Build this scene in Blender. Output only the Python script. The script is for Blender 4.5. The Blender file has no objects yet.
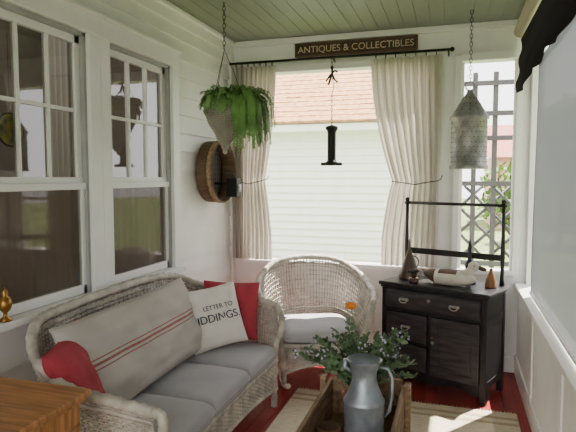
import bpy, bmesh, math, random
from math import sin, cos, pi, radians, sqrt
from mathutils import Vector, Matrix, noise
random.seed(7)
R = random.random
def U(a,b): return a+(b-a)*random.random()

# ---------------------------------------------------------------- materials
def lin(c):
    return tuple(((v/255.0)/12.92 if v/255.0<=0.04045 else (((v/255.0)+0.055)/1.055)**2.4) for v in c)
def mat(name, rgb, rough=.6, metal=0.0, var=.12, scale=6, bump=0.0, bscale=60, stretch=(1,1,1), rgb2=None, spec=.4, detail=4):
    m=bpy.data.materials.new(name); m.use_nodes=True
    nt=m.node_tree; b=nt.nodes['Principled BSDF']
    b.inputs['Roughness'].default_value=rough; b.inputs['Metallic'].default_value=metal
    b.inputs['Specular IOR Level'].default_value=spec
    c=lin(rgb)
    tc=nt.nodes.new('ShaderNodeTexCoord'); mp=nt.nodes.new('ShaderNodeMapping')
    mp.inputs['Scale'].default_value=stretch
    nt.links.new(tc.outputs['Object'],mp.inputs['Vector'])
    n=nt.nodes.new('ShaderNodeTexNoise'); n.inputs['Scale'].default_value=scale; n.inputs['Detail'].default_value=detail
    nt.links.new(mp.outputs[0],n.inputs['Vector'])
    r=nt.nodes.new('ShaderNodeValToRGB')
    c2=lin(rgb2) if rgb2 else tuple(min(1,v*(1+var)) for v in c)
    c1=c if rgb2 else tuple(v*(1-var) for v in c)
    r.color_ramp.elements[0].position=.35; r.color_ramp.elements[1].position=.65
    r.color_ramp.elements[0].color=(*c1,1); r.color_ramp.elements[1].color=(*c2,1)
    nt.links.new(n.outputs['Fac'],r.inputs['Fac']); nt.links.new(r.outputs['Color'],b.inputs['Base Color'])
    if bump>0:
        n2=nt.nodes.new('ShaderNodeTexNoise'); n2.inputs['Scale'].default_value=bscale; n2.inputs['Detail'].default_value=3
        nt.links.new(mp.outputs[0],n2.inputs['Vector'])
        bp=nt.nodes.new('ShaderNodeBump'); bp.inputs['Strength'].default_value=bump; bp.inputs['Distance'].default_value=.004
        nt.links.new(n2.outputs['Fac'],bp.inputs['Height']); nt.links.new(bp.outputs[0],b.inputs['Normal'])
    return m
def cloth(name, rgb, trans=.4, clear=0.0, rgbt=None, weave=220):
    m=bpy.data.materials.new(name); m.use_nodes=True; nt=m.node_tree
    for n in list(nt.nodes): nt.nodes.remove(n)
    o=nt.nodes.new('ShaderNodeOutputMaterial')
    tc=nt.nodes.new('ShaderNodeTexCoord'); n=nt.nodes.new('ShaderNodeTexNoise'); n.inputs['Scale'].default_value=weave
    nt.links.new(tc.outputs['Object'],n.inputs['Vector'])
    r=nt.nodes.new('ShaderNodeValToRGB'); c=lin(rgb)
    r.color_ramp.elements[0].position=.3; r.color_ramp.elements[1].position=.7
    r.color_ramp.elements[0].color=(*[v*.85 for v in c],1); r.color_ramp.elements[1].color=(*c,1)
    nt.links.new(n.outputs['Fac'],r.inputs['Fac'])
    d=nt.nodes.new('ShaderNodeBsdfDiffuse'); t=nt.nodes.new('ShaderNodeBsdfTranslucent')
    nt.links.new(r.outputs[0],d.inputs['Color'])
    t.inputs['Color'].default_value=(*lin(rgbt or rgb),1)
    mx=nt.nodes.new('ShaderNodeMixShader'); mx.inputs[0].default_value=trans
    nt.links.new(d.outputs[0],mx.inputs[1]); nt.links.new(t.outputs[0],mx.inputs[2])
    out=mx
    if clear>0:
        tr=nt.nodes.new('ShaderNodeBsdfTransparent'); m2=nt.nodes.new('ShaderNodeMixShader'); m2.inputs[0].default_value=clear
        nt.links.new(mx.outputs[0],m2.inputs[1]); nt.links.new(tr.outputs[0],m2.inputs[2]); out=m2
    nt.links.new(out.outputs[0],o.inputs['Surface'])
    return m
def glassmat(name):
    m=bpy.data.materials.new(name); m.use_nodes=True; nt=m.node_tree
    for n in list(nt.nodes): nt.nodes.remove(n)
    o=nt.nodes.new('ShaderNodeOutputMaterial'); g=nt.nodes.new('ShaderNodeBsdfGlossy'); g.inputs['Roughness'].default_value=.03
    t=nt.nodes.new('ShaderNodeBsdfTransparent'); t.inputs['Color'].default_value=(.88,.9,.89,1)
    f=nt.nodes.new('ShaderNodeFresnel'); f.inputs['IOR'].default_value=1.9
    tc=nt.nodes.new('ShaderNodeTexCoord'); n=nt.nodes.new('ShaderNodeTexNoise'); n.inputs['Scale'].default_value=3
    bp=nt.nodes.new('ShaderNodeBump'); bp.inputs['Strength'].default_value=.02; bp.inputs['Distance'].default_value=.02
    nt.links.new(tc.outputs['Object'],n.inputs['Vector']); nt.links.new(n.outputs['Fac'],bp.inputs['Height']); nt.links.new(bp.outputs[0],g.inputs['Normal'])
    mx=nt.nodes.new('ShaderNodeMixShader'); nt.links.new(f.outputs[0],mx.inputs[0]); nt.links.new(t.outputs[0],mx.inputs[1]); nt.links.new(g.outputs[0],mx.inputs[2])
    nt.links.new(mx.outputs[0],o.inputs['Surface']); return m

WHITE=mat('white_paint',(226,224,221),.5,var=.03,bump=.1,bscale=30)
TRIM=mat('trim_paint',(229,227,224),.42,var=.03)
CEIL=mat('sage_ceiling_paint',(128,132,122),.5,var=.06,scale=2)
FLOORM=mat('red_floor_paint',(146,46,44),.4,var=.2,scale=3,stretch=(3,.5,1),bump=.2)
RUG=mat('woven_rug',(208,194,170),.95,var=.15,scale=90,stretch=(.15,1,1),bump=.6,bscale=200)
RUGD=mat('rug_band',(180,160,132),.95,var=.15,scale=90,bump=.6,bscale=200)
WICK=mat('wicker_cream',(180,172,160),.6,var=.28,scale=14,bump=.2,bscale=200)
CUSH=mat('cushion_grey',(172,169,173),.9,var=.06,scale=5,bump=.3,bscale=350)
SACK=mat('grain_sack_linen',(182,174,167),.95,var=.08,scale=4,bump=.4,bscale=300)
STRIPE=mat('sack_stripe_red',(150,96,90),.95,var=.15,scale=60)
REDP=mat('pillow_red',(164,54,66),.85,var=.12,bump=.3,bscale=250)
WPIL=mat('pillow_white',(225,219,210),.9,var=.05,bump=.3,bscale=250)
INK=mat('ink_dark',(52,54,66),.8)
BLACK=mat('distressed_black',(30,27,30),.42,var=.45,scale=9,bump=.15,bscale=40)
BLACK2=mat('drawer_black',(56,51,54),.4,var=.4,scale=12,stretch=(.4,1,3),bump=.1)
IRON=mat('black_iron',(24,23,23),.5,metal=.3)
PEWT=mat('pull_metal',(190,186,176),.3,metal=.9)
BRASS=mat('brass',(150,108,54),.35,metal=.8)
TIN=mat('galvanised_tin',(146,152,160),.42,metal=.6,var=.25,scale=14,bump=.15)
TINL=mat('lantern_tin',(156,155,152),.5,metal=.4,var=.2,scale=20)
WOODO=mat('oak_table',(164,114,70),.35,var=.3,scale=5,stretch=(1,12,1),bump=.1)
WOODC=mat('weathered_crate_wood',(146,120,92),.75,var=.35,scale=6,stretch=(8,1,8),bump=.4)
WOODD=mat('dark_bentwood',(92,70,52),.6,var=.3,scale=8,stretch=(1,1,8))
WOODS=mat('sign_wood',(66,44,34),.6,var=.3,scale=5,stretch=(1,1,8))
GOLD=mat('sign_letter',(200,180,146),.6)
LINEN=cloth('curtain_linen',(200,193,185),.35,0,(204,195,184))
SHADE=cloth('solar_shade_fabric',(108,110,115),.27,.02,(128,130,136),weave=400)
FLYC=cloth('insect_mesh',(120,122,124),.2,.78)
VAL=cloth('valance_charcoal',(50,47,48),.1)
CREAMF=cloth('rolled_canvas',(200,192,178),.3)
GLASS=glassmat('window_glass')
FLY=cloth('fly_screen_mesh',(126,116,107),.2,.5)
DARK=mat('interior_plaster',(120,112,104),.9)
BROWNC=cloth('interior_curtain_brown',(170,144,126),.4,0,(170,144,126),weave=30)
LACE=cloth('interior_lace_curtain',(210,208,202),.45,.2)
SCREENF=mat('screen_frame_grey',(160,160,160),.5)
GRASS=mat('lawn',(112,128,76),.95,var=.3,scale=3)
SHING=mat('roof_shingles',(182,138,98),.9,var=.3,scale=4,stretch=(3,8,1),bump=.4,bscale=20)
NSID=mat('neighbour_siding_white',(248,248,246),.6,var=.02)
LEAF1=mat('fern_green',(106,144,78),.6,var=.35,scale=9)
LEAF2=mat('plant_green',(92,114,80),.6,var=.35,scale=14)
TREEL=mat('tree_leaves',(100,130,64),.7,var=.4,scale=1.5)
BARK=mat('bark',(82,64,50),.9,var=.3)
LILAC=mat('flower_lilac',(196,190,216),.7)
ORANGE=mat('flower_orange',(222,128,34),.6,var=.25,scale=30)
POT=mat('planter_basket',(158,152,140),.6,var=.25,scale=10)
TERRA=mat('terracotta',(150,84,56),.8)
SOIL=mat('soil',(48,36,28),.95)
DUCKW=mat('duck_white',(214,206,190),.6,var=.15,scale=10)
DUCKB=mat('duck_brown',(88,66,50),.6,var=.3,scale=12)
TRELB=mat('trellis_dark_grey',(84,82,86),.7)
BARN=mat('barn_pink',(200,150,140),.8)
SGLASS=mat('suncatcher_amber',(226,196,60),.3,rgb2=(70,120,50),scale=16)
CORD=mat('dark_cord',(70,62,54),.8)

# ---------------------------------------------------------------- mesh builder
class MB:
    def __init__(s): s.v=[]; s.f=[]; s.m=[]; s.sm=[]; s.mats=[]; s.M=Matrix.Identity(4)
    def mi(s,m):
        if m not in s.mats: s.mats.append(m)
        return s.mats.index(m)
    def add(s,vs,fs,m,smooth=True,M=None):
        T=s.M@M if M is not None else s.M
        o=len(s.v); s.v.extend([tuple(T@Vector(p)) for p in vs])
        k=s.mi(m) if not isinstance(m,list) else None
        for i,f in enumerate(fs):
            s.f.append(tuple(o+j for j in f)); s.m.append(k if k is not None else s.mi(m[i])); s.sm.append(smooth)
    def box(s,x0,x1,y0,y1,z0,z1,m,M=None):
        vs=[(x0,y0,z0),(x1,y0,z0),(x1,y1,z0),(x0,y1,z0),(x0,y0,z1),(x1,y0,z1),(x1,y1,z1),(x0,y1,z1)]
        s.add(vs,[(3,2,1,0),(4,5,6,7),(0,1,5,4),(1,2,6,5),(2,3,7,6),(3,0,4,7)],m,False,M)
    def rbox(s,x0,x1,y0,y1,z0,z1,m,b=.006,seg=2,M=None):
        bm=bmesh.new(); bmesh.ops.create_cube(bm,size=1)
        for v in bm.verts:
            v.co=Vector(((x0+x1)/2+v.co.x*(x1-x0),(y0+y1)/2+v.co.y*(y1-y0),(z0+z1)/2+v.co.z*(z1-z0)))
        bmesh.ops.bevel(bm,geom=bm.edges[:],offset=b,segments=seg,affect='EDGES',profile=.5)
        bm.verts.index_update()
        s.add([v.co[:] for v in bm.verts],[[v.index for v in f.verts] for f in bm.faces],m,False,M); bm.free()
    def lathe(s,prof,m,n=24,M=None,smooth=True,cap=True,arc=1.0):
        vs=[];fs=[]
        for r,z in prof:
            for i in range(n): a=2*pi*i/n; vs.append((r*cos(a),r*sin(a),z))
        for j in range(len(prof)-1):
            for i in range(n):
                k=(i+1)%n; fs.append((j*n+i,j*n+k,(j+1)*n+k,(j+1)*n+i))
        if cap:
            fs.append(tuple(range(n-1,-1,-1))); L=(len(prof)-1)*n; fs.append(tuple(range(L,L+n)))
        s.add(vs,fs,m,smooth,M)
    def tube(s,pts,r,m,n=6,closed=False,M=None):
        P=[Vector(p) for p in pts]; N=len(P); vs=[];fs=[]
        prev=None
        for i in range(N):
            if closed: t=P[(i+1)%N]-P[i-1]
            else: t=P[min(i+1,N-1)]-P[max(i-1,0)]
            if t.length<1e-9: t=Vector((0,0,1))
            t.normalize()
            if prev is None:
                a=Vector((0,0,1)) if abs(t.z)<.9 else Vector((1,0,0))
                u=t.cross(a).normalized()
            else:
                u=prev-t*prev.dot(t)
                u=u.normalized() if u.length>1e-6 else t.orthogonal().normalized()
            prev=u; w=t.cross(u)
            rr=r[i] if isinstance(r,(list,tuple)) else r
            for k in range(n):
                a=2*pi*k/n; q=P[i]+u*(rr*cos(a))+w*(rr*sin(a)); vs.append(q[:])
        for i in range(N if closed else N-1):
            j=(i+1)%N
            for k in range(n):
                l=(k+1)%n; fs.append((i*n+k,i*n+l,j*n+l,j*n+k))
        if not closed:
            fs.append(tuple(range(n-1,-1,-1))); fs.append(tuple(range((N-1)*n,N*n)))
        s.add(vs,fs,m,True,M)
    def sphere(s,c,r,m,n=14,k=9,M=None,sc=(1,1,1)):
        vs=[];fs=[]
        for j in range(k+1):
            th=pi*j/k
            for i in range(n):
                a=2*pi*i/n; vs.append((c[0]+r*sc[0]*sin(th)*cos(a),c[1]+r*sc[1]*sin(th)*sin(a),c[2]+r*sc[2]*cos(th)))
        for j in range(k):
            for i in range(n):
                l=(i+1)%n; fs.append((j*n+i,(j+1)*n+i,(j+1)*n+l,j*n+l))
        s.add(vs,fs,m,True,M)
    def grid(s,fn,nu,nv,m,M=None,mfn=None,smooth=True):
        vs=[fn(i/nu,j/nv) for j in range(nv+1) for i in range(nu+1)]
        fs=[];ms=[]
        for j in range(nv):
            for i in range(nu):
                a=j*(nu+1)+i; fs.append((a,a+1,a+nu+2,a+nu+1)); ms.append(mfn((i+.5)/nu,(j+.5)/nv) if mfn else m)
        s.add(vs,fs,ms,smooth,M)
    def pillow(s,w,h,t,m,M=None,p=4,q=.5,n=30,pinch=.06,mfn=None,crown=0,wr=.0,nv=None):
        nv=nv or n
        def mk(sg):
            def fn(a,b):
                u=sin((a-.5)*pi); v=sin((b-.5)*pi)
                th=max(0,(1-abs(u)**p)*(1-abs(v)**p))**q*t/2
                th+=crown*(1-u*u)*(1-v*v)
                if wr: th+=wr*noise.noise(Vector((u*3,v*3,sg*5)))*(1-u**4)*(1-v**4)
                x=w/2*u*(1-pinch*(1-v*v)); y=h/2*v*(1-pinch*(1-u*u))
                return (x,y,sg*th)
            return fn
        for sg in (1,-1):
            s.grid(mk(sg),n,nv,m,M,(lambda a,b:mfn(sin((a-.5)*pi),sin((b-.5)*pi),sg)) if mfn else None)
        pts=[]
        for k in range(48):
            a=2*pi*k/48; c=cos(a); d=sin(a); mx=max(abs(c),abs(d)); u=c/mx; v=d/mx
            pts.append((w/2*u*(1-pinch*(1-v*v)),h/2*v*(1-pinch*(1-u*u)),0))
        s.tube(pts,.004,m,5,True,M)
    def build(s,name,parent=None,bev=0):
        me=bpy.data.meshes.new(name); me.from_pydata(s.v,[],s.f); 
        for m in s.mats: me.materials.append(m)
        me.polygons.foreach_set('material_index',s.m); me.polygons.foreach_set('use_smooth',s.sm)
        me.update(); ob=bpy.data.objects.new(name,me); bpy.context.scene.collection.objects.link(ob)
        bm=bmesh.new(); bm.from_mesh(me); bmesh.ops.recalc_face_normals(bm,faces=bm.faces[:]); bm.to_mesh(me); bm.free()
        if parent: ob.parent=parent
        return ob
def T(x,y,z): return Matrix.Translation((x,y,z))
def RX(a): return Matrix.Rotation(radians(a),4,'X')
def RY(a): return Matrix.Rotation(radians(a),4,'Y')
def RZ(a): return Matrix.Rotation(radians(a),4,'Z')
def cr(P,u,closed=False):
    n=len(P)-1; x=min(max(u,0),1)*n; i=min(int(x),n-1); f=x-i
    p=[Vector(P[min(max(i+k,0),n)]) for k in (-1,0,1,2)]
    return .5*((2*p[1])+(p[2]-p[0])*f+(2*p[0]-5*p[1]+4*p[2]-p[3])*f*f+(-p[0]+3*p[1]-3*p[2]+p[3])*f**3)
def weave(mb,S,ns,nt,m,r=.0045,rs=.0045,amp=.004,M=None,t0=0,t1=1):
    """real woven strands: ns stakes, nt weavers on surface S(s,t)"""
    for i in range(ns+1):
        mb.tube([S(i/ns,t0+(t1-t0)*k/8) for k in range(9)],rs,m,4,M=M)
    for j in range(nt+1):
        t=t0+(t1-t0)*j/nt; pts=[]
        for i in range(ns+1):
            a=i/ns; p=Vector(S(a,t)); e=1e-3
            du=Vector(S(min(a+e,1),t))-Vector(S(max(a-e,0),t)); dv=Vector(S(a,min(t+e,1)))-Vector(S(a,max(t-e,0)))
            nn=du.cross(dv); nn=nn.normalized() if nn.length>1e-12 else Vector((0,0,1))
            pts.append(p+nn*(amp*(1 if (i+j)%2 else -1)))
        mb.tube(pts,r,m,4,M=M)
def braid(mb,pts,r,m,M=None,n=8):
    mb.tube(pts,[r*(1+.13*sin(i*1.9)) for i in range(len(pts))],m,n,M=M)
def text_mesh(body,size,m,M,name,parent,ext=.001):
    c=bpy.data.curves.new(name,'FONT'); c.body=body; c.size=size; c.extrude=ext; c.align_x='CENTER'; c.align_y='CENTER'
    o=bpy.data.objects.new(name,c); bpy.context.scene.collection.objects.link(o); o.matrix_world=M
    c.materials.append(m); o.parent=parent; return o

XL,XR,YB,ZC=-1.89,.475,4.42,2.67
YF=-1.5
# ---------------------------------------------------------------- shell
mb=MB()
x=-2.0
while x<.55:
    mb.box(x+.0015,x+.0985,YF,YB+.14,ZC,ZC+.02,CEIL); x+=.1
mb.box(-2.0,.62,YF,YB+.15,ZC+.015,ZC+.1,CEIL)
mb.build('ceiling')
mb=MB(); x=XL-.1
while x<XR+.1:
    mb.box(x+.001,min(x+.081,XR+.1),YF,YB+.12,-.03,0,FLOORM); x+=.083
mb.box(XL-.1,XR+.1,YF,YB+.12,-.12,-.025,FLOORM)
mb.build('floor')

def siding(mb,a0,a1,z0,z1,place,step=.13,m=WHITE,out=.018):
    k=math.floor(z0/step)
    while k*step<z1:
        b=max(k*step,z0); t=min((k+1)*step,z1)
        if t-b>.003:
            f0=1-(b-k*step)/step; f1=1-(t-k*step)/step
            vs=[place(a0,out*f0+.003,b),place(a1,out*f0+.003,b),place(a1,out*f1+.003,t),place(a0,out*f1+.003,t),place(a0,0,b),place(a1,0,b)]
            mb.add(vs,[(0,1,2,3),(4,5,1,0)],m,False)
        k+=1
PL=lambda a,o,z:(XL+o,a,z)
W=[(1.76,2.46),(2.64,3.34)]; WZ0,WZM,WZ1=.88,1.47,2.26
mb=MB()
def wl(y0,y1,z0,z1): 
    mb.box(XL-.1,XL,y0,y1,z0,z1,WHITE); siding(mb,y0,y1,z0,z1,PL)
wl(YF,1.76,0,ZC); wl(1.76,3.34,0,WZ0); wl(1.76,3.34,WZ1,ZC); wl(2.46,2.64,WZ0,WZ1); wl(3.34,YB,0,ZC)
mb.build('wall_left')
mb=MB()
mb.rbox(XL,XL+.03,YF,YB-.002,ZC-.11,ZC-.001,TRIM,.004)
mb.rbox(XL,XL+.055,YF,YB-.002,ZC-.035,ZC-.001,TRIM,.008)
mb.rbox(XL,XL+.035,YB-.07,YB-.001,0,ZC-.11,TRIM,.003)
mb.build('trim_1')
# windows
def window(name,y0,y1):
    mb=MB(); X0=XL-.05
    for (a,b) in ((y0-.09,y0),(y1,y1+.09)):
        mb.rbox(XL-.002,XL+.034,a,b,WZ0-.04,WZ1+.02,TRIM,.004)
    mb.rbox(XL-.002,XL+.038,y0-.09,y1+.09,WZ1,WZ1+.11,TRIM,.004)
    mb.rbox(XL-.002,XL+.055,y0-.09,y1+.09,WZ1+.10,WZ1+.125,TRIM,.005)
    mb.rbox(XL-.06,XL+.07,y0-.09,y1+.09,WZ0-.035,WZ0,TRIM,.006)
    mb.box(XL-.09,XL+.01,y0,y0+.02,WZ0,WZ1,SCREENF); mb.box(XL-.09,XL+.01,y1-.02,y1,WZ0,WZ1,SCREENF)
    mb.box(XL-.09,XL+.01,y0,y1,WZ1-.02,WZ1,SCREENF)
    ya,yb=y0+.02,y1-.02
    xs=XL-.03; s=.04
    mb.rbox(xs-.015,xs+.015,ya,ya+s,WZM,WZ1-.02,TRIM,.003); mb.rbox(xs-.015,xs+.015,yb-s,yb,WZM,WZ1-.02,TRIM,.003)
    mb.rbox(xs-.015,xs+.015,ya,yb,WZ1-.02-s,WZ1-.02,TRIM,.003); mb.rbox(xs-.015,xs+.018,ya,yb,WZM-.012,WZM+.035,TRIM,.003)
    for k in (1,2):
        yy=ya+s+(yb-ya-2*s)*k/3; mb.box(xs-.012,xs+.012,yy-.009,yy+.009,WZM+.03,WZ1-.06,TRIM)
    zz=(WZM+.035+WZ1-.06)/2; mb.box(xs-.0125,xs+.0115,ya+s,yb-s,zz-.009,zz+.009,TRIM)
    mb.add([(xs,ya+s,WZM+.03),(xs,yb-s,WZM+.03),(xs,yb-s,WZ1-.06),(xs,ya+s,WZ1-.06)],[(0,1,2,3)],GLASS,False)
    xs=XL-.015
    mb.rbox(xs-.015,xs+.012,ya,ya+.028,WZ0,WZM,TRIM,.003); mb.rbox(xs-.015,xs+.012,yb-.028,yb,WZ0,WZM,TRIM,.003)
    mb.rbox(xs-.015,xs+.012,ya,yb,WZ0,WZ0+.05,TRIM,.003); mb.rbox(xs-.015,xs+.02,ya,yb,WZM-.03,WZM+.005,TRIM,.003)
    mb.add([(xs-.01,ya+.028,WZ0+.05),(xs-.01,yb-.028,WZ0+.05),(xs-.01,yb-.028,WZM-.03),(xs-.01,ya+.028,WZM-.03)],[(0,1,2,3)],GLASS,False)
    mb.add([(xs+.002,ya+.028,WZ0+.05),(xs+.002,yb-.028,WZ0+.05),(xs+.002,yb-.028,WZM-.03),(xs+.002,ya+.028,WZM-.03)],[(0,1,2,3)],FLY,False)
    mb.grid(lambda a,b:(XL-.10+.012*sin(a*60)+.004*sin(a*133),y0-.03+(y1-y0+.06)*a,WZ0-.05+(WZM-WZ0+.08)*b),90,2,BROWNC)
    for (p,q) in ((0,.26),(.76,1.0)):
        mb.grid(lambda a,b:(XL-.10+.014*sin(a*26),y0+(y1-y0)*(p+(q-p)*a),WZM-.05+(WZ1-WZM+.1)*b),50,2,LACE)
    mb.build(name)
window('window_1',*W[0]); window('window_2',*W[1])
mb=MB()  # interior room behind the windows
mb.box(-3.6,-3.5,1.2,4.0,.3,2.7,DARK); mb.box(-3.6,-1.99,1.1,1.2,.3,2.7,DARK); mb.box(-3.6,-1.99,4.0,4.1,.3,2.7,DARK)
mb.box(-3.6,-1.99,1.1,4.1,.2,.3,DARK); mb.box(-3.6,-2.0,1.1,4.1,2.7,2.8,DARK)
mb.build('wall_house_interior')
mb=MB()
mb.M=T(XL-.056,2.0,1.72)
mb.lathe([(.075,-.004),(.075,.004)],SGLASS,20,M=RY(90)); mb.tube([(0,.075*cos(a*pi/10),.075*sin(a*pi/10)) for a in range(20)],.005,IRON,6,True)
mb.tube([(0,0,.07),(0,0,.44)],.0015,IRON,4)
mb.build('stained_glass_suncatcher')

# back wall
mb=MB(); A0,A1,AZ0,AZ1=-1.72,-.20,.79,2.39; B0,B1,BZ0=.03,.43,.80
def wb(x0,x1,z0,z1): mb.box(x0,x1,YB,YB+.1,z0,z1,WHITE)
wb(XL,A0,0,ZC); wb(A0,XR+.1,0,AZ0); wb(A0,XR+.1,AZ1,ZC); wb(A1,B0,AZ0,AZ1); wb(B1,XR+.1,AZ0,AZ1)
mb.build('wall_back')
mb=MB()
for (a,b) in ((A0,A1),(B0,B1)):
    for (p,q) in ((a-.05,a),(b,b+.04)): mb.rbox(p,q,YB-.02,YB,AZ0-.05,AZ1+.04,TRIM,.003)
    mb.rbox(a,b,YB-.02,YB,AZ1,AZ1+.06,TRIM,.003); mb.rbox(a-.05,b+.04,YB-.03,YB+.02,AZ0-.035,AZ0,TRIM,.004)
    mb.box(a,a+.02,YB+.03,YB+.06,AZ0,AZ1,TRIM); mb.box(b-.02,b,YB+.03,YB+.06,AZ0,AZ1,TRIM)
mb.rbox(XL+.035,XR,YB-.03,YB,ZC-.05,ZC-.001,TRIM,.005)
mb.rbox(XL+.035,XR,YB-.02,YB,0.001,.12,TRIM,.004)
mb.build('trim_2')

# right side: knee wall, sill, posts, beam, insect mesh bay added past the shade to let sun in
SZ=.705; YS=3.90
mb=MB()
mb.box(XR,XR+.08,YF,YB,0,SZ-.03,WHITE)
yy=YF+.3
while yy<YB-.2:
    mb.rbox(XR-.012,XR,yy-.03,yy+.03,.0,SZ-.03,TRIM,.003); yy+=.95
mb.rbox(XR-.015,XR,YF,YB,.001,.14,TRIM,.003)
mb.rbox(XR-.03,XR+.10,YF,YB-.001,SZ-.03,SZ,TRIM,.005)
for yy in (-1.45,.4,2.2,YB-.08):
    mb.rbox(XR+.045,XR+.13,yy,yy+.08,SZ,ZC-.1,TRIM,.004)
mb.rbox(XR-.0,XR+.13,YF,YB-.001,ZC-.10,ZC-.001,TRIM,.006)
mb.add([(XR+.055,YS+.02,SZ+.01),(XR+.055,YB-.08,SZ+.01),(XR+.055,YB-.08,2.5),(XR+.055,YS+.02,2.5)],[(0,1,2,3)],FLYC,False)
mb.rbox(XR+.042,XR+.062,YS+.0,YS+.03,SZ+.001,2.55,TRIM,.003)
mb.build('wall_right')
mb=MB()
mb.grid(lambda a,b:(XR+.022+.006*sin(a*9)+.004*sin(a*23+b*4),YF+.05+(YS-.05-YF)*a,SZ+.015+1.55*b),120,12,SHADE)
mb.tube([(XR+.022,YF+.05,SZ+.03),(XR+.022,YS-.01,SZ+.03)],.012,TRIM,8)
mb.build('solar_shade')
mb=MB()
def vf(a,b):
    y=YF+.05+(YB-.12-YF)*a; zb=2.12+.02*sin(y*2.3)+.012*sin(y*9)
    return (XR-.035+.010*sin(y*14)*(1-b)-.02*(1-b)+.008*sin(b*14+y*2),y,2.51+(zb-2.51)*(1-b))
mb.grid(vf,400,16,VAL)
mb.build('valance')
mb=MB()
mb.tube([(XR-.046,YF+.06,2.563),(XR-.046,YB-.09,2.563)],.045,CREAMF,14)
mb.build('canvas_shade_roll')

# rug
mb=MB()
mb.rbox(-1.04,.40,.2,3.60,.001,.011,RUG,.003)
for yy in (3.49,3.41,.32): mb.box(-1.038,.398,yy,yy+.03,.0105,.0125,RUGD)
for k in range(70):
    xx=-1.03+1.42*k/69; mb.tube([(xx,3.60,.006),(xx+U(-.006,.006),3.635,.003)],.003,RUG,4)
mb.build('area_rug')

# ---------------------------------------------------------------- curtains
YC=YB-.065
def curtain(name,x0t,x1t,x0m,x1m,x0b,x1b,zt=2.44,zm=1.47,zb=.80,folds=9):
    mb=MB()
    def fn(a,b):
        z=zt+(zb-zt)*b
        if z>zm:
            k=(zt-z)/(zt-zm); k=k**1.8; l=x0t+(x0m-x0t)*k; r=x1t+(x1m-x1t)*k
        else:
            k=(zm-z)/(zm-zb); k=min(1,k*1.5)**.7; l=x0m+(x0b-x0m)*k; r=x1m+(x1b-x1m)*k
        pin=math.exp(-((z-zm)/.06)**2)
        amp=.020*(1-.5*pin)
        xx=l+(r-l)*a
        return (xx+.006*sin(a*folds*12),YC+amp*sin(a*folds*2*pi+.5*sin(z*3))+.005*sin(a*31+z*5),z)
    mb.grid(fn,150,60,LINEN)
    for k in range(7):
        xx=x0t+(x1t-x0t)*(k+.5)/7
        mb.tube([(xx,YC+.016*cos(t),2.457+.018*sin(t)) for t in [i*pi/6 for i in range(12)]],.003,IRON,5,True)
    mb.tube([(x0m-.005,YC,zm),(x0m+.0,YC-.035,zm+.005),((x0m+x1m)/2,YC-.04,zm-.02),(x1m,YC-.035,zm+.01),(x1m+.02,YC,zm+.02),(x1m+.03,YC+.04,zm+.05)],.004,CORD,6)
    mb.build(name)
curtain('curtain',-1.84,-1.46,-1.82,-1.56,-1.85,-1.50)
curtain('curtain',-.66,-.12,-.48,-.13,-.56,-.13)
mb=MB()
mb.tube([(-1.87,YC,2.475),(-.05,YC,2.475)],.010,IRON,10)
for xx in (-1.86,-.96,-.07):
    mb.tube([(xx,YB-.001,2.44),(xx,YC+.03,2.45),(xx,YC,2.468)],.006,IRON,6)
mb.sphere((-.045,YC,2.475),.018,IRON); mb.sphere((-1.865,YC,2.475),.014,IRON)
mb.build('curtain_rod')

# sign
mb=MB(); mb.M=T(-.80,YB-.021,2.555)
mb.rbox(-.49,.49,-.012,.018,-.055,.055,WOODS,.005)
for z in (-.05,.05): mb.rbox(-.495,.495,-.018,-.006,z-.006,z+.006,WOODD,.002)
for xx in (-.492,.492): mb.rbox(xx-.006,xx+.006,-.018,-.006,-.055,.055,WOODD,.002)
sg=mb.build('antiques_sign')
text_mesh('ANTIQUES & COLLECTIBLES',.075,GOLD,T(-.80,YB-.036,2.553)@RX(90),'lettering',sg)

# ---------------------------------------------------------------- sofa
mb=MB()
RIM=[(-1.10,1.78,.60),(-1.25,1.74,.64),(-1.45,1.72,.68),(-1.64,1.77,.77),(-1.76,1.92,.86),(-1.78,2.15,.88),(-1.78,2.55,.89),(-1.78,2.92,.88),(-1.76,3.16,.85),(-1.64,3.31,.77),(-1.45,3.36,.71),(-1.25,3.36,.69),(-1.10,3.33,.66)]
BAS=[(-1.12,1.83,.13),(-1.25,1.81,.13),(-1.42,1.80,.13),(-1.56,1.82,.13),(-1.66,1.92,.13),(-1.68,2.15,.13),(-1.68,2.55,.13),(-1.68,2.92,.13),(-1.66,3.18,.13),(-1.56,3.27,.13),(-1.42,3.29,.13),(-1.25,3.28,.13),(-1.12,3.27,.13)]
def S(s,t):
    a=cr(RIM,s); b=cr(BAS,s); p=b.lerp(a,t); return p
weave(mb,S,110,44,WICK,r=.0052,rs=.0045,amp=.0045)
rim=[cr(RIM,k/150) for k in range(151)]
braid(mb,rim,.023,WICK)
braid(mb,[p+Vector((0,0,-.045)) for p in rim],.009,WICK,n=6)
for y,sg in ((1.79,1),(3.31,-1)):
    braid(mb,[cr([(-1.10,y-.01*sg,.60 if sg>0 else .66),(-1.065,y,.58),(-1.07,y+.02*sg,.5),(-1.10,y+.03*sg,.4),(-1.11,y+.03*sg,.2),(-1.11,y+.03*sg,.0)],k/40) for k in range(41)],.021,WICK)
    braid(mb,[(-1.66,y+.06*sg,.3*(1-k/12)) for k in range(13)],.02,WICK)
def F(s,t):
    y=1.83+1.46*s; zb=.12+.05*(1-(2*s-1)**2)
    return Vector((-1.10-.015*sin(pi*s),y,zb+(.31-zb)*t))
weave(mb,F,60,13,WICK,r=.0055,rs=.0045,amp=.0045)
braid(mb,[F(k/80,0) for k in range(81)],.014,WICK); braid(mb,[F(k/80,1) for k in range(81)],.017,WICK)
mb.rbox(-1.66,-1.11,1.85,3.25,.27,.30,WICK,.005)
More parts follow.
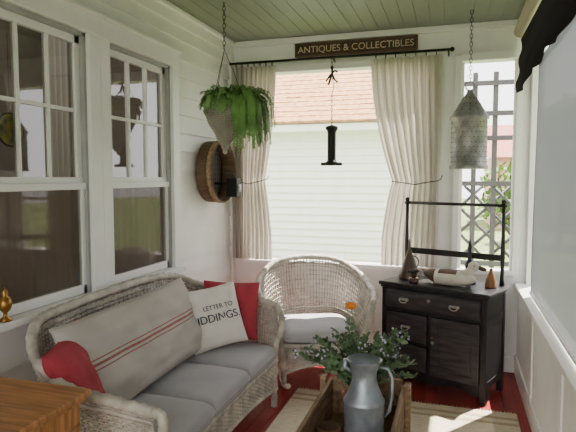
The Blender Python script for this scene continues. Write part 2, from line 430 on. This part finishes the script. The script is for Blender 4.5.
mb.build('wicker_sofa')
mb=MB()
for k in range(3):
    yc=1.855+.2333+k*.4667
    mb.pillow(.56,.462,.125,CUSH,T(-1.365,yc,.372),p=9,q=.3,n=22,pinch=.0,crown=.014,wr=.004)
mb.build('sofa_seat_cushions')
def lean(cx,cy,cz,az,tilt,roll=0):
    return T(cx,cy,cz)@RZ(az)@RY(-tilt)@Matrix(((0,0,1,0),(1,0,0,0),(0,1,0,0),(0,0,0,1)))@RZ(roll)
mb=MB()
def sm(u,v,sg):
    if sg>0 and (abs(v-.02)<.03 or abs(abs(v-.02)-.10)<.015): return STRIPE
    return SACK
mb.pillow(1.16,.45,.17,SACK,lean(-1.54,2.43,.66,0,24,1),p=4,q=.5,n=60,nv=110,pinch=.05,mfn=sm,wr=.035)
mb.build('grain_sack_bolster')
mb=MB(); mb.pillow(.46,.44,.13,REDP,lean(-1.53,1.94,.62,22,26,4),wr=.015); mb.build('red_throw_pillow')
mb=MB(); mb.pillow(.36,.37,.12,REDP,lean(-1.385,3.205,.64,-68,14,-3),wr=.015); mb.build('red_throw_pillow')
mb=MB(); Mw=lean(-1.41,3.02,.64,-42,20,6); mb.pillow(.36,.38,.12,WPIL,Mw,wr=.012); wp=mb.build('lettered_throw_pillow')
text_mesh('LETTER TO',.040,INK,Mw@T(.01,.055,.0625)@RZ(0),'lettering_1',wp)
text_mesh('IDDINGS.',.068,INK,Mw@T(.0,-.01,.0635)@RZ(0),'lettering_2',wp)

# ---------------------------------------------------------------- wicker rocking chair
mb=MB(); mb.M=T(-.985,3.85,0)@RZ(24)
RM=[(-.35,-.34,.60),(-.40,-.2,.65),(-.42,0,.68),(-.39,.18,.75),(-.27,.32,.83),(-.10,.38,.86),(.10,.38,.86),(.27,.32,.83),(.39,.18,.75),(.42,0,.69),(.40,-.2,.67),(.35,-.34,.64)]
BS=[(-.27,-.27,.15),(-.285,-.15,.15),(-.285,0,.15),(-.27,.12,.15),(-.2,.22,.15),(-.08,.26,.15),(.08,.26,.15),(.2,.22,.15),(.27,.12,.15),(.285,0,.15),(.285,-.15,.15),(.27,-.27,.15)]
def SC(s,t):
    p=cr(BS,s).lerp(cr(RM,s),t); return p
weave(mb,SC,84,20,WICK,t0=0,t1=.45,r=.0055,amp=.0045)
weave(mb,SC,84,11,WICK,t0=.45,t1=1,r=.0048,amp=.004)
rim=[cr(RM,k/110) for k in range(111)]
braid(mb,rim,.022,WICK); braid(mb,[SC(k/110,.93) for k in range(111)],.008,WICK,n=6); braid(mb,[SC(k/110,.45) for k in range(111)],.009,WICK,n=6)
for sx in (-1,1):
    braid(mb,[cr([(sx*.35,-.34,.60 if sx<0 else .64),(sx*.335,-.375,.57),(sx*.32,-.37,.5),(sx*.29,-.32,.4),(sx*.27,-.28,.25),(sx*.26,-.27,.07)],k/40) for k in range(41)],.02,WICK)
    braid(mb,[(sx*.22,.2+.02*k/10,.3-.235*k/10) for k in range(11)],.018,WICK)
    mb.tube([(sx*.25,-.44+.86*k/24,.020+.10*((k/24-.5)*2)**2*1.0) for k in range(25)],.018,WICK,8)
def FC(s,t):
    zb=.14+.07*(1-(2*s-1)**2); return Vector((-.27+.54*s,-.28-.02*sin(pi*s),zb+(.34-zb)*t))
weave(mb,FC,26,14,WICK,r=.0055)
braid(mb,[FC(k/40,0) for k in range(41)],.013,WICK); braid(mb,[FC(k/40,1) for k in range(41)],.016,WICK)
mb.rbox(-.26,.26,-.28,.2,.31,.34,WICK,.004)
mb.pillow(.52,.50,.11,CUSH,T(0,-.04,.395),p=7,q=.35,n=22,pinch=.0,crown=.012)
mb.build('wicker_rocking_chair')

# ---------------------------------------------------------------- washstand
DW,DD,DH=.77,.375,.75
MD=T(-.50,3.965,0)@RZ(-22)
mb=MB(); mb.M=MD
for (a,b) in ((0,.04),(DW-.04,DW)):
    for (c,d) in ((0,.04),(DD-.04,DD)): mb.rbox(a,b,c,d,0,DH-.03,BLACK,.004)
mb.rbox(-.02,DW+.02,-.022,DD,DH-.028,DH,BLACK,.008,3)
mb.rbox(-.008,DW+.008,-.010,DD,DH-.045,DH-.028,BLACK,.004)
for x0 in (.006,DW-.018): 
    mb.box(x0,x0+.012,.04,DD-.04,.10,DH-.04,BLACK)
for x0 in (.002,DW-.014):
    mb.rbox(x0,x0+.012,.04,DD-.04,.10,.15,BLACK,.003); mb.rbox(x0,x0+.012,.04,DD-.04,DH-.22,DH-.18,BLACK,.003)
mb.box(.04,DW-.04,DD-.015,DD,.1,DH-.04,BLACK); mb.box(.02,DW-.02,.02,DD-.01,.10,.115,BLACK)
mb.rbox(.04,DW-.04,.004,.03,DH-.21,DH-.19,BLACK,.002); mb.rbox(.04,DW-.04,.004,.03,.10,.125,BLACK,.002)
mb.rbox(.36,.385,.004,.03,.12,DH-.2,BLACK,.002); mb.rbox(.04,.36,.004,.03,.315,.335,BLACK,.002)
mb.grid(lambda a,b:(.04+(DW-.08)*a,.006,.105-(.02+.035*abs(cos(a*pi*2))**1.5)*(1-b)),40,2,BLACK)
mb.grid(lambda a,b:(.042+(DW-.084)*a,-.002-.022*sin(pi*b)**.6,DH-.188+.138*b),10,12,BLACK2)
mb.box(.042,DW-.042,0,.02,DH-.188,DH-.05,BLACK2)
for z0,z1 in ((.337,DH-.212),(.127,.313)):
    mb.rbox(.044,.356,-.010,.02,z0+.003,z1-.003,BLACK2,.006,2)
mb.rbox(.388,DW-.043,-.006,.02,.128,DH-.213,BLACK2,.004)
for q in ((.388,.43,.128,DH-.213),(DW-.085,DW-.043,.128,DH-.213)): mb.rbox(q[0],q[1],-.014,.0,q[2],q[3],BLACK2,.003)
for q in ((.128,.175),(DH-.26,DH-.213)): mb.rbox(.43,DW-.085,-.014,.0,q[0],q[1],BLACK2,.003)
mb.rbox(.45,DW-.105,-.012,.0,.195,DH-.28,BLACK2,.008,2)
def pull(cx,cz,y):
    mb.sphere((cx-.03,y,cz),.008,PEWT,8,6); mb.sphere((cx+.03,y,cz),.008,PEWT,8,6)
    mb.tube([(cx-.03*cos(a),y-.012-.004*sin(a),cz-.022*sin(a)) for a in [pi*k/10 for k in range(11)]],.004,PEWT,6)
    mb.rbox(cx-.034,cx+.034,y+.002,y+.006,cz-.009,cz+.009,PEWT,.002)
pull(.19,DH-.112,-.028); pull(.56,DH-.112,-.028)
pull(.20,.44,-.018); pull(.20,.225,-.018)
mb.lathe([(.011,-.003),(.011,.003)],PEWT,14,M=T(.405,-.017,.36)@RX(90)); mb.sphere((.405,-.025,.40),.009,BRASS,8,6)
mb.lathe([(.012,-.003),(.012,.003)],PEWT,14,M=T(.375,-.027,DH-.1)@RX(90))
for xx in (.02,DW-.02):
    mb.tube([(xx,DD-.03,DH),(xx,DD-.03,DH+.1),(xx,DD-.03,DH+.2),(xx,DD-.03,DH+.4),(xx,DD-.03,DH+.575)],[.018,.013,.017,.012,.014],BLACK,8)
    mb.sphere((xx,DD-.03,DH+.585),.018,BLACK,10,7)
mb.tube([(.0,DD-.03,DH+.56),(DW,DD-.03,DH+.56)],.012,BLACK,8)
mb.rbox(.02,DW-.02,DD-.035,DD-.02,DH+.17,DH+.215,BLACK,.004)
mb.build('antique_washstand')
DZ=DH+.001
mb=MB(); mb.M=MD@T(.13,.17,DZ)
mb.lathe([(.075,0),(.077,.012),(.07,.04),(.055,.09),(.036,.15),(.018,.20),(.008,.235),(.007,.28),(.002,.30)],mat('dark_tin',(80,68,60),.45,metal=.6,var=.3),24)
mb.tube([(.045*cos(a)-.0,0,.13+.045*sin(a)) for a in [pi*k/10-pi/2 for k in range(11)]],.004,IRON,6,M=T(.03,0,0))
mb.build('tin_funnel_lamp')
mb=MB(); mb.M=MD@T(.455,.13,DZ)@RZ(6)@Matrix.Scale(1.12,4)
def duck(a,b):
    t=-.16+.34*a; k=max(0,1-((t-.0)/.165)**2)**.5 if abs(t)<.165 else 0
    r=.055*k; zc=.048+.02*max(0,(-t-.08)/.08)
    an=2*pi*b
    return (t,r*1.15*cos(an),max(0.0,zc+r*.95*sin(an)))
mb.grid(duck,30,20,DUCKW,mfn=lambda a,b:DUCKB if a<.22 or (.1<b<.4 and .3<a<.62) else DUCKW)
mb.tube([(-.10,0,.06),(-.145,0,.075),(-.175,0,.088)],[.035,.02,.006],DUCKB,10)
mb.tube([(.09,0,.07),(.125,0,.095),(.14,0,.12)],[.035,.026,.026],DUCKW,12)
mb.sphere((.15,0,.13),.032,DUCKW,14,9,sc=(1.15,.85,.95)); mb.tube([(.175,0,.128),(.205,0,.118),(.225,0,.115)],[.014,.013,.009],DUCKB,10)
for s_ in (-1,1): mb.sphere((.16,s_*.026,.137),.004,IRON,8,6)
mb.build('duck_decoy')
mb=MB(); mb.M=MD@T(.54,.285,DZ)
mb.lathe([(.045,0),(.047,.01),(.02,.03),(.016,.07),(.030,.11),(.034,.13),(.014,.17),(.012,.24),(.018,.26),(.010,.28),(.0015,.33)],BLACK,20)
mb.build('turned_finial')
mb=MB(); mb.M=MD@T(.715,.22,DZ)
mb.lathe([(.038,0),(.040,.01),(.034,.055),(.020,.095),(.011,.11),(.012,.13),(.004,.135)],mat('amber_brown',(140,92,56),.35,var=.25),20)
mb.build('brown_stoneware_bottle')
mb=MB(); mb.M=MD@T(.225,.05,DZ)
mb.lathe([(.03,0),(.036,.01),(.038,.03),(.032,.035)],DUCKB,16)
for k in range(40):
    a=U(0,2*pi); r=U(.01,.036); mb.tube([(0.01*cos(a),.01*sin(a),.03),(r*.6*cos(a),r*.6*sin(a),U(.05,.07)),(r*cos(a),r*sin(a),U(.05,.10))],.002,DUCKB,4)
    mb.sphere((r*cos(a),r*sin(a),.07+U(0,.02)),.007,IRON,6,4)
mb.build('dried_flower_bowl')

# ---------------------------------------------------------------- hanging lantern
def chain(mb,x,y,z0,z1,m,l=.035,r=.0022):
    n=int((z1-z0)/(l*.75)); st=(z1-z0)/n
    for k in range(n):
        zc=z0+st*(k+.5); pts=[]
        for i in range(10):
            a=2*pi*i/10; o=l*.28*cos(a); h=st*.62*sin(a)
            pts.append((x+(o if k%2 else 0),y+(0 if k%2 else o),zc+h))
        mb.tube(pts,r,m,4,True)
mb=MB(); lx,ly=.085,4.06
mb.M=T(lx,ly,0)
mb.lathe([(.128,1.565),(.132,1.57),(.132,1.585),(.122,1.59),(.122,1.91),(.134,1.915),(.134,1.93),(.11,1.96),(.05,2.06),(.022,2.10),(.02,2.115),(.002,2.12)],TINL,32)
for j in range(9):
    for i in range(26):
        a=2*pi*(i+.5*(j%2))/26; zz=1.615+j*.034
        mb.sphere((.1225*cos(a),.1225*sin(a),zz),.003,IRON,6,4)
for j in range(3):
    for i in range(12):
        a=2*pi*i/12; rr=.10-.025*j; zz=1.973+.0417*j; mb.sphere((rr*cos(a),rr*sin(a),zz),.005,IRON,6,4)
mb.tube([(.03*cos(a),0,2.145+.03*sin(a)) for a in [2*pi*k/14 for k in range(14)]],.005,TINL,6,True)
chain(mb,0,0,2.172,ZC,IRON)
mb.build('pierced_tin_lantern')

# ---------------------------------------------------------------- hanging fern in basket planter
px,py=-1.50,3.40
mb=MB(); mb.M=T(px,py,0.03)
PP=[(.012,1.66),(.022,1.67),(.028,1.70),(.05,1.74),(.06,1.77),(.10,1.83),(.125,1.90),(.13,1.96),(.142,1.965),(.142,1.985),(.125,1.985),(.12,1.95)]
mb.lathe(PP,POT,28,cap=False)
mb.lathe([(.001,1.955),(.122,1.955)],SOIL,20,cap=False)
mb.lathe([(.001,1.63),(.014,1.64),(.016,1.655),(.01,1.67)],POT,14)
def BW(s,t):
    z=1.70+.26*t
    for (r0,z0),(r1,z1) in zip(PP[2:7],PP[3:8]):
        if z0<=z<=z1+1e-9: rr=r0+(r1-r0)*(z-z0)/(z1-z0); break
    else: rr=.13
    a=2*pi*s; return Vector(((rr+.004)*cos(a),(rr+.004)*sin(a),z))
weave(mb,BW,32,20,POT,r=.0045,rs=.004,amp=.0035)
braid(mb,[(.136*cos(2*pi*k/60),.136*sin(2*pi*k/60),1.975) for k in range(61)],.012,POT)
for k in range(3):
    a=2*pi*k/3+.4; mb.tube([(.135*cos(a),.135*sin(a),1.98),(.07*cos(a),.07*sin(a),2.16),(0,0,2.33)],.002,IRON,5)
chain(mb,0,0,2.33,ZC-.03,IRON)
def frond(mb,base,az,L,rise,m,ls=.02,n=16,droop=1.2):
    pts=[];p=Vector(base); el=rise
    for k in range(n+1):
        pts.append(p.copy()); p=p+Vector((cos(az)*cos(el),sin(az)*cos(el),sin(el)))*(L/n); el=max(-1.5,el-droop/n*(1+k/n))
    mb.tube(pts,.0013,m,3)
    for k in range(2,n+1):
        t=(pts[k]-pts[k-1]).normalized(); sd=t.cross(Vector((0,0,1))); sd=sd.normalized() if sd.length>.01 else Vector((1,0,0))
        for sg in (-1,1):
            for q in (0,.33,.66):
                o=pts[k-1].lerp(pts[k],q); l=ls*(1.1-.5*k/n)*U(.7,1.3); d=(sd*sg+t*.5+Vector((0,0,U(-.6,.6)))).normalized()*l; w=t*l*.32
                mb.add([o,o+d*.5+w,o+d,o+d*.5-w],[(0,1,2,3)],m,False)
for k in range(190):
    az=U(0,2*pi); lf=.7 if cos(az)<0 else 1
    frond(mb,(.06*cos(az)+.02,.06*sin(az),1.965),az,U(.14,.28)*lf,U(.6,1.5),LEAF1,.032,12,U(1.4,2.6))
for k in range(100):   # long trailing fronds on the room side
    az=U(-.9,1.0)
    frond(mb,(.08*cos(az),.08*sin(az),1.97),az,U(.22,.50),U(.3,1.1),LEAF1,.030,16,U(2.4,4.2))
mb.build('potted_fern')

# ---------------------------------------------------------------- round bentwood sieve on left wall
mb=MB(); mb.M=T(XL+.024,3.92,1.55)@RY(90)
Rr=.24
mb.lathe([(Rr,.0),(Rr,.13),(Rr-.008,.13),(Rr-.008,0.0)],WOODD,40,cap=False)
mb.lathe([(Rr+.007,.09),(Rr+.007,.125),(Rr,.125),(Rr,.09),(Rr+.007,.09)],WOODC,40,cap=False)
mb.lathe([(Rr-.008,.01),(.001,.01)],mat('sieve_mesh',(70,62,54),.7,var=.3,scale=60),40,cap=False)
for k in range(-5,6):
    h=sqrt(Rr*Rr-(k*.04)**2)-.01; mb.tube([(k*.04,-h,.014),(k*.04,h,.014)],.002,IRON,4); mb.tube([(-h,k*.04,.016),(h,k*.04,.016)],.002,IRON,4)
mb.build('bentwood_sieve')
mb=MB(); mb.M=T(XL+.20,4.00,1.43)
mb.rbox(-.045,.045,-.05,.05,-.08,.07,IRON,.006); mb.lathe([(.03,0),(.03,.10)],TIN,16,M=T(.045,0,-.01)@RY(90)@T(0,0,-.09)); mb.tube([(0,-.03,.07),(0,-.02,.10),(0,.02,.10),(0,.03,.07)],.004,IRON,5)
mb.box(-.18,-.045,-.01,.01,.02,.035,IRON)
mb.build('wall_match_box')

# ---------------------------------------------------------------- hanging iron ornament (in the opening)
mb=MB(); mb.M=T(-.955,4.27,-.03)
chain(mb,0,0,2.42,2.50,IRON,.03)
mb.tube([(-.05,0,2.30),(-.02,0,2.34),(0,0,2.36),(.02,0,2.38),(.045,0,2.37)],.008,IRON,6)
mb.tube([(0,0,2.42),(0,0,2.36),(-.015,0,2.31),(-.03,0,2.27)],.009,IRON,6); mb.tube([(0,0,2.36),(.02,0,2.31),(.045,0,2.29)],.008,IRON,6)
mb.sphere((0,0,2.405),.014,IRON,8,6)
mb.tube([(0,0,2.36),(.015,0,2.25),(0,0,2.2)],.003,IRON,5)
chain(mb,0,0,1.95,2.20,IRON,.03,.0018)
mb.lathe([(.045,1.63),(.055,1.64),(.055,1.655),(.038,1.665),(.034,1.68),(.034,1.89),(.038,1.905),(.05,1.92),(.05,1.94),(.02,1.95),(.004,1.955)],IRON,20)
mb.rbox(-.085,.085,-.02,.02,1.63,1.655,IRON,.004)
mb.build('hanging_iron_spool')

# ---------------------------------------------------------------- coffee crate table + contents
cx0,cx1,cy0,cy1=-.62,-.22,1.75,2.76
mb=MB()
for (a,b) in ((cx0,cx0+.02),(cx1-.02,cx1)):
    mb.rbox(a,b,cy0,cy1,.24,.335,WOODC,.003); mb.rbox(a,b,cy0,cy1,.34,.44,WOODC,.003)
for (a,b) in ((cy0,cy0+.02),(cy1-.02,cy1)):
    mb.rbox(cx0+.02,cx1-.02,a,b,.24,.335,WOODC,.003); mb.rbox(cx0+.02,cx1-.02,a,b,.34,.47,WOODC,.003)
k=cx0+.021
while k<cx1-.03: mb.rbox(k,min(k+.082,cx1-.02),cy0+.02,cy1-.02,.24,.258,WOODC,.002); k+=.085
for xx in (cx0-.03,cx1): 
    for yy in (cy0+.04,cy1-.10): mb.rbox(xx,xx+.03,yy,yy+.05,0.012,.475,WOODC,.003)
for yy in (cy0+.045,cy1-.095): mb.rbox(cx0,cx1,yy,yy+.04,.2,.238,WOODC,.003)
mb.build('wooden_crate_table')
mb=MB(); mb.M=T(-.355,2.25,.259)
mb.lathe([(.085,0),(.088,.01),(.088,.03),(.085,.035),(.085,.28),(.088,.285),(.088,.295),(.082,.305),(.058,.36),(.052,.385),(.052,.42),(.072,.465),(.076,.47),(.074,.472),(.050,.42),(.05,.38)],TIN,32)
mb.tube([(.054,.0,.44),(.10,-.0,.44),(.118,0,.40),(.118,0,.33),(.108,0,.26),(.086,0,.23)],[.007]*6,TIN,8)
mb.tube([(-.05,0,.41),(-.085,0,.43),(-.08,0,.462)],.012,TIN,8)
mb.build('galvanised_pitcher')
mb=MB(); mb.M=T(-.42,2.58,.259)
mb.lathe([(.06,0),(.065,.01),(.09,.16),(.097,.165),(.097,.185),(.086,.185),(.083,.17)],TERRA,24); mb.lathe([(.001,.168),(.085,.168)],SOIL,20,cap=False)
def leafy(mb,base,az,L,el,m):
    n=9; p=Vector(base); pts=[]
    for k in range(n+1):
        pts.append(p.copy()); p=p+Vector((cos(az)*cos(el),sin(az)*cos(el),sin(el)))*(L/n); el-=U(.02,.13); az+=U(-.15,.15)
    mb.tube(pts,.0018,m,4)
    for k in range(2,n+1):
        for q in range(4):
            o=pts[k]; d=Vector((U(-1,1),U(-1,1),U(-.4,.9))).normalized(); l=U(.022,.042); s2=d.cross(Vector((U(-1,1),U(-1,1),U(-1,1)))).normalized()*l*.3
            e=d*l; up=Vector((0,0,.004))
            mb.add([o,o+e*.3+s2,o+e*.75+s2*.7+up,o+e,o+e*.75-s2*.7+up,o+e*.3-s2],[(0,1,2,3,4,5)],m,False)
    return pts[-1]
for k in range(64):
    el=U(.8,1.5); e=leafy(mb,(U(-.04,.04),U(-.04,.04),.19),U(0,2*pi),U(.24,.36),el,LEAF2)
    if k%3==0:
        for q in range(5): mb.sphere((e.x+U(-.02,.02),e.y+U(-.02,.02),e.z+U(-.02,.02)),.006,LILAC,6,4)
e=Vector((-.06,.02,.61)); mb.tube([(0,0,.17),(-.02,.01,.4),e[:]],.002,LEAF2,4)
for k in range(14):
    a=2*pi*k/14
    mb.sphere((e.x+.016*cos(a),e.y+.016*sin(a),e.z+.006*(k%2)),.013,ORANGE,6,5)
mb.sphere(e[:],.018,ORANGE,8,6)
mb.build('potted_flowering_plant')
mb=MB(); mb.M=T(-.44,2.06,.259)
for k in range(12):
    a=2*pi*k/12; mb.sphere((.038*cos(a),.038*sin(a),.055),.032,DUCKW,8,8,sc=(.8,.8,1.7))
mb.tube([(0,0,.10),(.005,0,.13),(.015,0,.145)],[.012,.008,.007],BARK,6)
mb.build('white_pumpkin')
mb=MB(); mb.M=T(-.535,2.36,.259)
mb.lathe([(.045,0),(.055,.05),(.058,.10),(.05,.105),(.048,.02)],WOODD,16)
mb.build('small_basket')

# ---------------------------------------------------------------- side table
mb=MB()
mb.rbox(-1.76,-1.22,1.0,1.585,.728,.752,WOODO,.007,3)
mb.rbox(-1.745,-1.235,1.015,1.57,.712,.728,WOODO,.005)
mb.rbox(-1.73,-1.25,1.03,1.555,.63,.712,WOODO,.003)
for xx in (-1.73,-1.29):
    for yy in (1.03,1.515):
        mb.rbox(xx,xx+.04,yy,yy+.04,.5,.64,WOODO,.003)
        mb.lathe([(.012,0),(.018,.02),(.014,.06),(.02,.3),(.024,.42),(.018,.45),(.022,.5)],WOODO,12,M=T(xx+.02,yy+.02,0))
mb.build('oak_side_table')
mb=MB(); mb.M=T(XL+.038,1.84,WZ0+.001)
mb.lathe([(.025,0),(.026,.008),(.01,.02),(.008,.035),(.022,.05),(.03,.075),(.022,.10),(.010,.11),(.014,.125),(.006,.14),(.001,.15)],BRASS,16)
mb.build('brass_figurine')

# ---------------------------------------------------------------- outdoors
mb=MB(); mb.box(-25,30,-25,60,-.75,-.6,GRASS); mb.build('ground')
mb=MB(); NY=9.0
mb.box(-9,-.35,NY,NY+7,-.6,2.35,NSID)
siding(mb,-9,-.35,-.6,2.35,lambda a,o,z:(a,NY-o,z),.125,NSID,.025)
mb.box(-.37,-.27,NY-.03,NY+.1,-.6,2.35,NSID)
mb.box(-9.2,-.1,NY-.38,NY+.0,2.27,2.40,NSID)
nrow=26
for k in range(nrow):
    y0=NY-.42+3.9*k/nrow; z0=2.42+2.6*k/nrow; y1=y0+3.9/nrow*1.03; z1=z0+2.6/nrow*1.03
    xx=-9.2
    while xx<-.1:
        x2=min(xx+U(.24,.34),-.1); h=U(.008,.02)
        mb.add([(xx,y0,z0+h),(x2-.006,y0,z0+h),(x2-.006,y1,z1+.002),(xx,y1,z1+.002),(xx,y0,z0-.02),(x2-.006,y0,z0-.02)],[(0,1,2,3),(4,5,1,0)],SHING,False); xx=x2
mb.add([(-9.2,NY-.4,2.38),(-.1,NY-.4,2.38),(-.1,NY+3.5,5.0),(-9.2,NY+3.5,5.0),(-9.2,NY+7.4,2.38),(-.1,NY+7.4,2.38)],[(0,1,2,3),(3,2,5,4)],SHING,False)
mb.add([(-.35,NY,2.3),(-.35,NY+7,2.3),(-.35,NY+3.5,4.9)],[(0,1,2)],NSID,False)
mb.build('neighbour_house')
# trellis outside right opening
mb=MB(); ty=5.25
for xx in (-.02,.155,.33,.58): mb.rbox(xx-.022,xx+.022,ty-.02,ty+.02,-.6,2.45 if xx<.5 else 2.55,TRELB,.003)
for zz in (.72,1.45,1.86,2.08,2.35): mb.rbox(-.1,.66,ty-.035,ty-.02,zz-.022,zz+.022,TRELB,.003)
for k in range(-4,9):
    for sg in (-1,1):
        xa=.28+k*.24
        z0,z1=.75,1.43
        xb=xa+sg*(z1-z0)
        f=lambda q:xa+(xb-xa)*q
        qs=[q/40 for q in range(41) if -.08<=f(q/40)<=.64]
        if len(qs)>1: mb.tube([(f(qs[0]),ty+.0+.012*sg,z0+(z1-z0)*qs[0]),(f(qs[-1]),ty+.012*sg,z0+(z1-z0)*qs[-1])],.014,TRELB,4)
mb.build('garden_trellis')
def tree(name,x,y,h,r,n=1800,m=TREEL,tr=.12,z0=-.6,ls=.22):
    mb=MB()
    mb.tube([(x,y,z0),(x+.1,y,z0+h*.4),(x-.05,y+.1,z0+h*.7)],[tr,tr*.7,tr*.3],BARK,8)
    cl=[Vector((x+U(-r,r)*.6,y+U(-r,r)*.6,z0+h-r*.7+U(-r,r)*.7)) for _ in range(14)]
    for c in cl: mb.tube([(x,y,z0+h*.5),c[:]],[tr*.35,.02],BARK,5)
    for k in range(n):
        c=cl[k%14]; d=Vector((random.gauss(0,1),random.gauss(0,1),random.gauss(0,1))).normalized()*r*.5*U(.5,1)
        o=c+d; a=Vector((U(-1,1),U(-1,1),U(-1,1))).normalized()*ls; b=a.orthogonal().normalized()*ls*.5
        mb.add([o-a,o+b,o+a,o-b],[(0,1,2,3)],m,False)
    mb.build(name)
tree('garden_tree',3.2,19,4.2,1.5); tree('garden_tree',6.2,5,4.5,1.8); tree('garden_tree',7,0.0,5.5,2.2); tree('garden_tree',6.5,-5,5.5,2.2)
tree('garden_shrub',.95,9.5,2.1,.55,1000,TREEL,.05,-.6,.07)
mb=MB(); mb.box(1.4,6.5,24,29,-.6,2.4,BARN); mb.add([(1.2,23.7,2.35),(6.7,23.7,2.35),(6.7,26.5,3.9),(1.2,26.5,3.9)],[(0,1,2,3)],mat('barn_roof',(170,104,96),.8),False); mb.build('distant_house')

# ---------------------------------------------------------------- light
sd=bpy.data.lights.new('sun','SUN'); sd.energy=30; sd.angle=radians(.6); sd.color=(1,.94,.85)
so=bpy.data.objects.new('sun',sd); bpy.context.scene.collection.objects.link(so)
el=radians(65); hx,hy=.6,.8
d=Vector((-hx*cos(el),-hy*cos(el),-sin(el))); so.rotation_euler=d.to_track_quat('-Z','Y').to_euler(); so.location=(6,8,12)
rl=bpy.data.lights.new('added_room_fill','POINT'); rl.energy=24; rl.shadow_soft_size=.15; rl.color=(1,.9,.78)  # unseen fill light, added to brighten the curtains behind the window panes
ro=bpy.data.objects.new('added_room_fill',rl); bpy.context.scene.collection.objects.link(ro); ro.location=(-2.9,2.6,2.4)
w=bpy.data.worlds.new('sky_world'); bpy.context.scene.world=w; w.use_nodes=True; nt=w.node_tree
bg=nt.nodes['Background']; sk=nt.nodes.new('ShaderNodeTexSky'); sk.sky_type='HOSEK_WILKIE'; sk.turbidity=4; sk.ground_albedo=.4; sk.sun_direction=(-d).normalized()
mx=nt.nodes.new('ShaderNodeMixRGB'); mx.inputs[0].default_value=.85; mx.inputs[2].default_value=(1,.985,.975,1)
nt.links.new(sk.outputs[0],mx.inputs[1]); nt.links.new(mx.outputs[0],bg.inputs['Color']); bg.inputs['Strength'].default_value=5.6

# ---------------------------------------------------------------- camera
cd=bpy.data.cameras.new('camera'); cd.lens=33.75; cd.sensor_width=36; cd.clip_start=.05; cd.clip_end=200
co=bpy.data.objects.new('camera',cd); bpy.context.scene.collection.objects.link(co)
co.location=(0,0,1.5); co.rotation_euler=(radians(90-4.02),0,radians(17.2)); bpy.context.scene.camera=co
